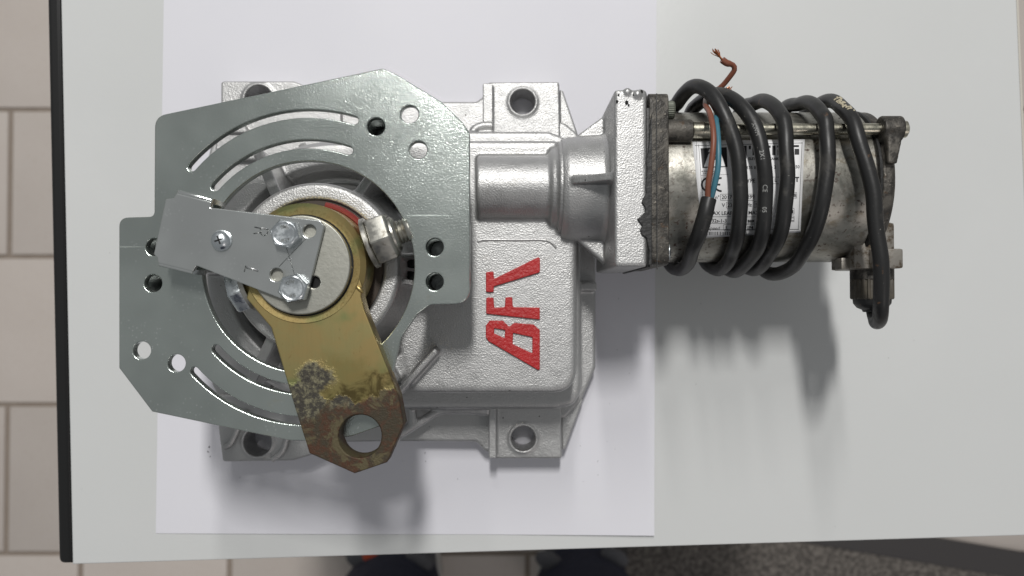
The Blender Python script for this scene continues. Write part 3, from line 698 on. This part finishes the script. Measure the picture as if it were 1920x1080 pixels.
def capm():
    m = mat('grey_alloy_terminal', (.36, .34, .31), .6, .45); n = N(m); a = n.noise(220, 4, .7); n.color(n.mix(n.ramp(a, .5, .68), (.30, .28, .25), (.10, .075, .05))); n.bump(n.noise(600, 2), .2, .0004); return m
ALLOY = capm(); finish(bm, 'terminal_block', ALLOY, op)
# tie rod, sleeve and screw ends
rx0, rx1 = W(1300, 242, RZ).x, W(1652, 240, RZ).x
lathe('tie_rod', (rx0-.003, RY, RZ), (1, 0, 0), [(0, .0019), (rx1-rx0+.003, .0019)], ROD, op, 28)
lathe('rod_sleeve', (MX1-.0003, RY-.0006, RZ-.0003), (1, 0, 0), [(0, .0038), (rx0-MX1-.0006, .0038), (rx0-MX1-.0002, .0034)], IRON, op, 36)
lathe('rod_collar', (rx0-.0002, RY-.0003, RZ), (1, 0, 0), [(0, .0028), (.0058, .0028), (.0060, .0024)], ROD, op, 28)
e0 = W(1688, 238, RZ).x; lathe('rod_end', (e0-.0005, RY, RZ-.0004), (1, 0, 0), [(0, .0028), (.0024, .0028), (.0030, .0019)], ROD, op, 28)
bm = bmesh.new(); sy = W(1265, 204, .0735)
pr = []; n_ = 60; a_, u_, v_ = frame((1, 0, 0)); rr = []
for t, k_ in ((0, 1), (.0030, 1), (.0036, .9)):
    rr.append([bm.verts.new(Vector((MX1-.0001+t, sy.y, .0715))+(u_*math.cos(2*math.pi*k/n_)+v_*math.sin(2*math.pi*k/n_))*(.0030+(.00014 if k % 2 else 0))*k_) for k in range(n_)])
for A, B in zip(rr[:-1], rr[1:]):
    for i in range(n_): bm.faces.new((A[i], A[(i+1)%n_], B[(i+1)%n_], B[i]))
bm.faces.new(rr[-1]); finish(bm, 'cap_screw', GREYBOLT, op, 20)
sy = W(1262, 471, .072); lathe('flange_screw', (MX1-.0001, sy.y, .0705), (1, 0, 0), [(0, .0031), (.0017, .0031), (.0022, .0026)], BOLT, op, 36)

# ---- label curved round the motor
def cyl(px, py, r):
    d = ray(px, py); oy, oz = CAMP.y-AY, CAMP.z-AZ; A = d.y**2+d.z**2; B = 2*(oy*d.y+oz*d.z); C = oy**2+oz**2-r*r
    D = B*B-4*A*C; t = (-B-math.sqrt(max(D, 0)))/(2*A); return CAMP+d*t
def quadgrid(bm, c, r, nu=10, nv=24):
    V = []
    for j in range(nv+1):
        for i in range(nu+1):
            u, v = i/nu, j/nv
            x = (c[0][0]*(1-u)+c[1][0]*u)*(1-v)+(c[3][0]*(1-u)+c[2][0]*u)*v; y = (c[0][1]*(1-u)+c[1][1]*u)*(1-v)+(c[3][1]*(1-u)+c[2][1]*u)*v
            V.append(bm.verts.new(cyl(x, y, r)))
    for j in range(nv):
        for i in range(nu): q = j*(nu+1)+i; bm.faces.new((V[q], V[q+1], V[q+nu+2], V[q+nu+1]))
def rowx(x, y):     # the label's own slant and convergence towards the bottom
    v = (y-262)/183; return x+0
LR = MR+.00012
bm = bmesh.new(); quadgrid(bm, [(1298, 264), (1509, 261), (1501, 436), (1318, 446)], LR, 16, 40); 
lab = finish(bm, 'rating_label', LABEL, body, fix=False); m = lab.modifiers.new('t', 'SOLIDIFY'); m.thickness = .0001; m.offset = 1
IR = LR+.00005
ink = bmesh.new()
def rect(x0, y0, x1, y1, bmx=ink, r=IR): quadgrid(bmx, [(x0, y0), (x1, y0), (x1, y1), (x0, y1)], r, 2, max(1, int(abs(y1-y0)/3)))
def line(x0, y0, x1, y1, t=.7):
    d = Vector((x1-x0, y1-y0)).normalized(); nn = Vector((-d.y, d.x))*t/2
    quadgrid(ink, [(x0-nn.x, y0-nn.y), (x1-nn.x, y1-nn.y), (x1+nn.x, y1+nn.y), (x0+nn.x, y0+nn.y)], IR, max(1, int(abs(x1-x0)/12)), 1) if abs(x1-x0) > abs(y1-y0) else \
        quadgrid(ink, [(x0-nn.x, y0-nn.y), (x0+nn.x, y0+nn.y), (x1+nn.x, y1+nn.y), (x1-nn.x, y1-nn.y)], IR, 1, 40)
def poly(pts, bmx=ink, r=IR):
    t = tessellate_polygon([[Vector((x, y, 0)) for x, y in pts]]); vv = [bmx.verts.new(cyl(x, y, r)) for x, y in pts]
    for f in t: bmx.faces.new([vv[k] for k in f])
def word(s, x, y, cap, bold=.014, sx=1., shear=0):
    V, Fs = text_mesh(s, bold, 'LEFT', shear); size = cap/.70
    vv = [ink.verts.new(cyl(x+a*size*sx, y-b_*size, IR)) for a, b_ in V]
    for f in Fs:
        try: ink.faces.new([vv[k] for k in f])
        except ValueError: pass
def frm(x0, y0, x1, y1, t=.6, left=True, rightside=True):
    line(x0, y0, x1, y0, t); line(x0, y1, x1, y1, t)
    if left: rect(x0-t/2, y0, x0+t/2, y1)
    if rightside: rect(x1-t/2, y0, x1+t/2, y1)
line(1303, 273, 1505, 268, .8); line(1310, 271, 1322, 436, .8); line(1504, 266, 1497, 431, .8); line(1322, 431, 1497, 430, .8); line(1306, 266, 1306.5, 300, .5)
quadgrid(ink, [(1313.5, 278), (1362.5, 276), (1364, 313), (1317, 315)], IR, 8, 20)
wh = bmesh.new(); quadgrid(wh, [(1329, 288), (1352, 287), (1360, 311.5), (1320, 312.5)], IR+.00003, 8, 14)
poly([(1328, 285), (1330, 280), (1336, 279.5), (1340, 283), (1339, 286)], wh, IR+.00003)
finish(wh, 'label_logo', LABEL, lab, fix=False)
bk = ink
ik2 = bmesh.new(); quadgrid(ik2, [(1335, 293), (1344, 293), (1349, 300), (1331, 300)], IR+.00007, 3, 5); quadgrid(ik2, [(1331, 301), (1337, 301), (1335, 309), (1328, 309)], IR+.00007, 3, 5); quadgrid(ik2, [(1343, 301), (1349, 301), (1352, 309), (1345, 309)], IR+.00007, 3, 5); finish(ik2, 'label_logo_letter', INK, lab, fix=False)
word('AUTOMAZ CANCELLI', 1315, 322.5, 2.6, .02, .98); word('E PORTE BASCHE', 1319, 326.5, 2.4, .02, .98); line(1314, 329, 1366, 327, .4)
# CE mark
def arc(cx, cy, r, t, a0, a1, n=16):
    for k in range(n):
        a, b2 = R(a0+(a1-a0)*k/n), R(a0+(a1-a0)*(k+1)/n)
        poly([(cx+(r-t)*math.cos(a), cy-(r-t)*math.sin(a)), (cx+r*math.cos(a), cy-r*math.sin(a)), (cx+r*math.cos(b2), cy-r*math.sin(b2)), (cx+(r-t)*math.cos(b2), cy-(r-t)*math.sin(b2))])
arc(1328, 346, 14, 3.6, 85, 275); arc(1352, 346, 14, 3.6, 85, 275); rect(1341, 344.4, 1350.5, 347.8)
for r4 in ((1393, 273, 1400, 297), (1404, 273, 1408, 280), (1411, 273, 1419.5, 291), (1423, 273, 1430, 291), (1434, 273, 1445, 277), (1437, 279, 1442, 291), (1448, 273, 1454, 291), (1457, 273, 1462, 276.5), (1458, 280, 1462, 291), (1466, 273, 1474, 291), (1477, 272, 1485, 291), (1487.5, 272, 1498, 275.8), (1490, 279, 1498.5, 290)): rect(*r4)
word('ELETTROMECCANICA', 1403, 299.8, 4.6, .03, .97)
word('335 80', 1399, 317, 5.8); word('- 2', 1446, 316, 5.8); word('850', 1487, 315.5, 5.8)
word('TYPE', 1394, 342, 7); word('L', 1452, 341, 7); frm(1449, 332, 1484, 344.5); word('BT', 1484, 340.5, 8.5, .05)
word('n°', 1341, 373, 6.5); word('2017', 1353, 373, 6.8); frm(1351, 364, 1414, 375.5); word('299', 1400.5, 372.5, 6.8); word('08', 1484, 369.5, 6.5); frm(1470, 361, 1494, 371.5)
word('V', 1353.5, 388, 6.8); word('230', 1363.5, 388, 6.8); frm(1362, 379, 1392, 390); word('Hz', 1399, 387, 6.5); word('50', 1416, 387, 6.5); frm(1414, 378, 1432, 389)
word('MAX LEAF', 1329, 403, 6.8); word('MAX', 1403, 402, 6.6); word('2M', 1476, 400, 6.5); frm(1465, 390.5, 1489, 401.5)
line(1325, 406.5, 1376, 406, .6); word('3 32s-1-3', 1327, 417, 6.6); line(1324, 419, 1376, 418.6, .6); word('aux', 1402, 416.5, 6.2, .04); line(1396, 406.5, 1440, 406.5, .6); line(1396, 418.6, 1440, 418.6, .6); word('0°C', 1474, 414, 6.4); frm(1465, 405, 1489, 415.5)
word('Speed', 1327, 431, 6.4, 0, 1, .25); frm(1357, 421, 1376, 431.5); word('5,', 1359, 430, 6.4, 0, 1, .2); word('IP4', 1401, 430, 6.4, .02); frm(1396, 421, 1415, 431.5); word('only', 1463, 428, 6.2, 0, 1, .25)
x = 1322
while x < 1400:
    wd = random.choice((.6, .9, 1.3)); rect(x, 434.5, x+wd, 441); x += wd+random.choice((.7, 1.1, 1.8))
finish(ink, 'label_print', INK, lab, fix=False)

# ---- gland
gx = W(1636, 530, .058).x; gy = W(1636, 505, .058).y
def gp(y): return W(1636, y, .064).y
bm = bmesh.new(); add_lathe(bm, (gx, gy+.004, .0575), (0, -1, 0), [(0, .0072), (gy+.004-gp(523), .0072)], 48); finish(bm, 'gland_base', IRON, op)
bm = bmesh.new(); n_ = 96; y0, y1 = gp(521), gp(561); a_, u_, v_ = frame((0, -1, 0)); rr = []
for yy, k_ in ((y0, .97), (y0-.0005, 1), (y1+.0005, 1), (y1, .96)):
    rr.append([bm.verts.new(Vector((gx, yy, .0575))+(u_*math.cos(2*math.pi*k/n_)+v_*math.sin(2*math.pi*k/n_))*(.0072-(.0005 if (k//2) % 2 else 0))*k_) for k in range(n_)])
for A, B in zip(rr[:-1], rr[1:]):
    for i in range(n_): bm.faces.new((A[i], A[(i+1)%n_], B[(i+1)%n_], B[i]))
bm.faces.new(rr[0][::-1]); bm.faces.new(rr[-1])
GL = mat('dusty_gland_plastic', (.06, .055, .045), 0, .5); n = N(GL); n.color(n.mix(n.noise(500, 4), (.03, .028, .025), (.14, .12, .09))); finish(bm, 'gland_nut', GL, op, 25)
lathe('gland_dome', (gx, y1+.0003, .0575), (0, -1, 0), [(0, .0064), (.0018, .0062), (.0033, .005), (.0040, .0034), (.0048, .0030)], RUBBER, op, 40)

# ---- cable wound round the motor
CP = [(1329, 373, .0845), (1319, 408, .0845), (1306, 450, .080), (1290, 488, .066), (1274, 507, .050), (1252, 490, .031), (1240, 440, .0210), (1240, 371, .0195), (1246, 300, .024), (1262, 225, .046), (1272, 190, .058), (1292, 167, .067), (1313, 165, .073), (1340, 182, .0785), (1360, 218, .082), (1378, 270, .083), (1388, 340, .082), (1386, 415, .0795), (1373, 468, .069), (1352, 500, .052), (1325, 492, .035), (1312, 440, .0210), (1300, 371, .0190), (1292, 290, .022), (1288, 240, .034), (1300, 203, .049), (1322, 186, .060), (1350, 178, .069), (1382, 192, .076), (1410, 230, .0812), (1428, 280, .083), (1436, 350, .0815), (1430, 420, .079), (1412, 476, .068), (1382, 508, .052), (1352, 495, .034), (1345, 440, .0205), (1350, 371, .019), (1360, 290, .022), (1380, 238, .038), (1402, 205, .054), (1432, 190, .065), (1458, 212, .0755), (1472, 262, .0815), (1477, 340, .082), (1468, 410, .079), (1448, 466, .069), (1420, 500, .053), (1396, 496, .037), (1390, 440, .0210), (1400, 371, .019), (1420, 290, .022), (1450, 240, .036), (1478, 210, .052), (1512, 190, .065), (1540, 208, .0755), (1552, 258, .0815), (1549, 330, .082), (1536, 400, .0795), (1514, 458, .071), (1484, 502, .057), (1452, 515, .047), (1430, 498, .033), (1432, 440, .021), (1445, 371, .019), (1470, 290, .022), (1500, 230, .038), (1530, 202, .052), (1560, 189, .064), (1588, 207, .0755), (1606, 246, .0815), (1621, 295, .083), (1636, 370, .083), (1647, 450, .0825), (1652, 520, .081), (1651, 570, .078), (1648, 597, .071), (1643, 603, .0625), (1639, 592, .0575), (1637, 574, .0570)]
CR = .00248
path = catmull([W(*p) for p in CP], .0010)
for i, p in enumerate(path[4:-4]): p += Vector((mnoise.noise(p*70), mnoise.noise(p*70+Vector((9, 0, 0))), mnoise.noise(p*70+Vector((0, 9, 0)))))*.0009
for it in range(3):
    for p in path:
        if p.x < ME+.004 and p.x > MX1:
            v = Vector((0, p.y-AY, p.z-AZ))
            if v.length < MR+CR+.0002: v = v.normalized()*(MR+CR+.0002); p.y = AY+v.y; p.z = AZ+v.z
            v = Vector((0, p.y-RY, p.z-RZ))
            if p.x > rx0 and v.length < .0019+CR: v = v.normalized()*(.0019+CR); p.y = RY+v.y; p.z = RZ+v.z
    path = [path[0]]+[(path[i-1]+path[i]*2+path[i+1])/4 for i in range(1, len(path)-1)]+[path[-1]]
bm = bmesh.new(); add_tube(bm, path, CR, 20, lambda t: 1+.035*mnoise.noise(Vector((t*60, 0, 0)))); cable = finish(bm, 'cable', RUBBER, op, 50)
# faded print on the cable
def on_cable(s, px, py, size, bold=.0, flip=1):
    tgt = min(range(len(path)), key=lambda i: ((path[i]-W(px, py, path[i].z)).length if path[i].z > .074 else 9))
    bm = bmesh.new(); V, Fs = text_mesh(s, bold, 'CENTER'); vv = []
    for x_, y_ in V:
        i = tgt+int(round(x_*size/.001*1.0)); fr = x_*size/.001; i0 = min(max(tgt+math.floor(fr), 0), len(path)-2); t = fr-math.floor(fr)
        c = path[i0].lerp(path[i0+1], t); T = (path[i0+1]-path[i0]).normalized(); up = (CAMP-c).normalized(); up = (up-T*up.dot(T)).normalized(); s_ = T.cross(up)
        an = -(y_-.35)*size/CR*flip; vv.append(bm.verts.new(c+(up*math.cos(an)+s_*math.sin(an))*(CR+.00006)))
    for f in Fs:
        try: bm.faces.new([vv[k] for k in f])
        except ValueError: pass
    finish(bm, 'cable_print', PRINT, cable, fix=False)
on_cable('2X1', 1434, 291, .0019, .01); on_cable('CE', 1436, 351, .0021, .0); on_cable('05', 1430, 391, .0019, .01); on_cable('AWM', 1424, 245, .0016)
# scuff on the right loop
SC = mat('plaster_scuff', (.50, .45, .33), 0, .9)
bm = bmesh.new()
for k in range(46):
    u = random.random(); i = min(range(len(path)), key=lambda i: (path[i]-W(1575+u*24, 190+u*24, path[i].z)).length+(0 if path[i].z > .06 else 9)); c = path[i]; T = (path[i+1]-path[i]).normalized()
    up = (CAMP-c).normalized(); up = (up-T*up.dot(T)).normalized(); s_ = T.cross(up); an = random.uniform(.1, .9)*(-1 if (W(1590, 190, c.z)-c).dot(s_) < 0 else 1)
    o_ = c+(up*math.cos(an)+s_*math.sin(an))*(CR+.00002)
    bmesh.ops.create_icosphere(bm, subdivisions=1, radius=random.uniform(.0002, .0005), matrix=Matrix.Translation(o_) @ Matrix.Diagonal((1.2, 1, .3, 1)))
finish(bm, 'scuff', SC, cable)
# wires
bm = bmesh.new(); bp = catmull([W(*p) for p in [(1327, 377, .0852), (1328, 345, .0872), (1334, 305, .0885), (1338, 265, .0885), (1336, 235, .0865), (1330, 210, .082), (1323, 197, .075), (1326, 182, .064), (1340, 172, .060), (1354, 161, .061), (1366, 147, .063), (1377, 131, .065), (1374, 122, .066), (1362, 118, .067), (1354, 112, .0675)]], .0008)
add_tube(bm, bp, .00092, 12, lambda t: 1+(.25 if t > .965 else 0)); brown = finish(bm, 'brown_wire', BROWN, cable)
bm = bmesh.new(); add_tube(bm, catmull([W(*p) for p in [(1332, 377, .0848), (1339, 350, .0868), (1346, 315, .088), (1347, 275, .0875), (1345, 245, .085), (1343, 222, .0815), (1350, 200, .073), (1358, 180, .062)]], .0008), .00092, 12); finish(bm, 'blue_wire', BLUE, cable)
bm = bmesh.new(); e = W(1354, 112, .0675); t_ = W(1340, 95, .068)
for k in range(22):
    a = Vector([random.gauss(0, .00028) for _ in range(3)]); b2 = Vector([random.gauss(0, .00050) for _ in range(3)])
    add_tube(bm, catmull([e+a*.6+(e-t_)*.15, e*.75+t_*.25+a*.5, e*.3+t_*.7+b2*.8, t_+b2+(t_-e)*random.uniform(-.1, .12)], .0008), .00013, 5)
for k in range(16):
    c = W(1364, 169, .066); a = Vector([random.gauss(0, .0004) for _ in range(3)]); add_tube(bm, catmull([c+a, c+a*1.4+Vector((.0005, .0006, 0)), c-a+Vector((.0006, -.0008, 0))], .0006), .00012, 5)
finish(bm, 'copper_strands', COPPER, brown)
# cut sheath end face
d = (path[0]-path[3]).normalized(); lathe('sheath_end', path[0]-d*.0001, d, [(0, .0024), (.0002, .0024)], mat('cut_sheath_grey', (.10, .10, .09), 0, .7), cable, 24)

S.render.engine = 'CYCLES'
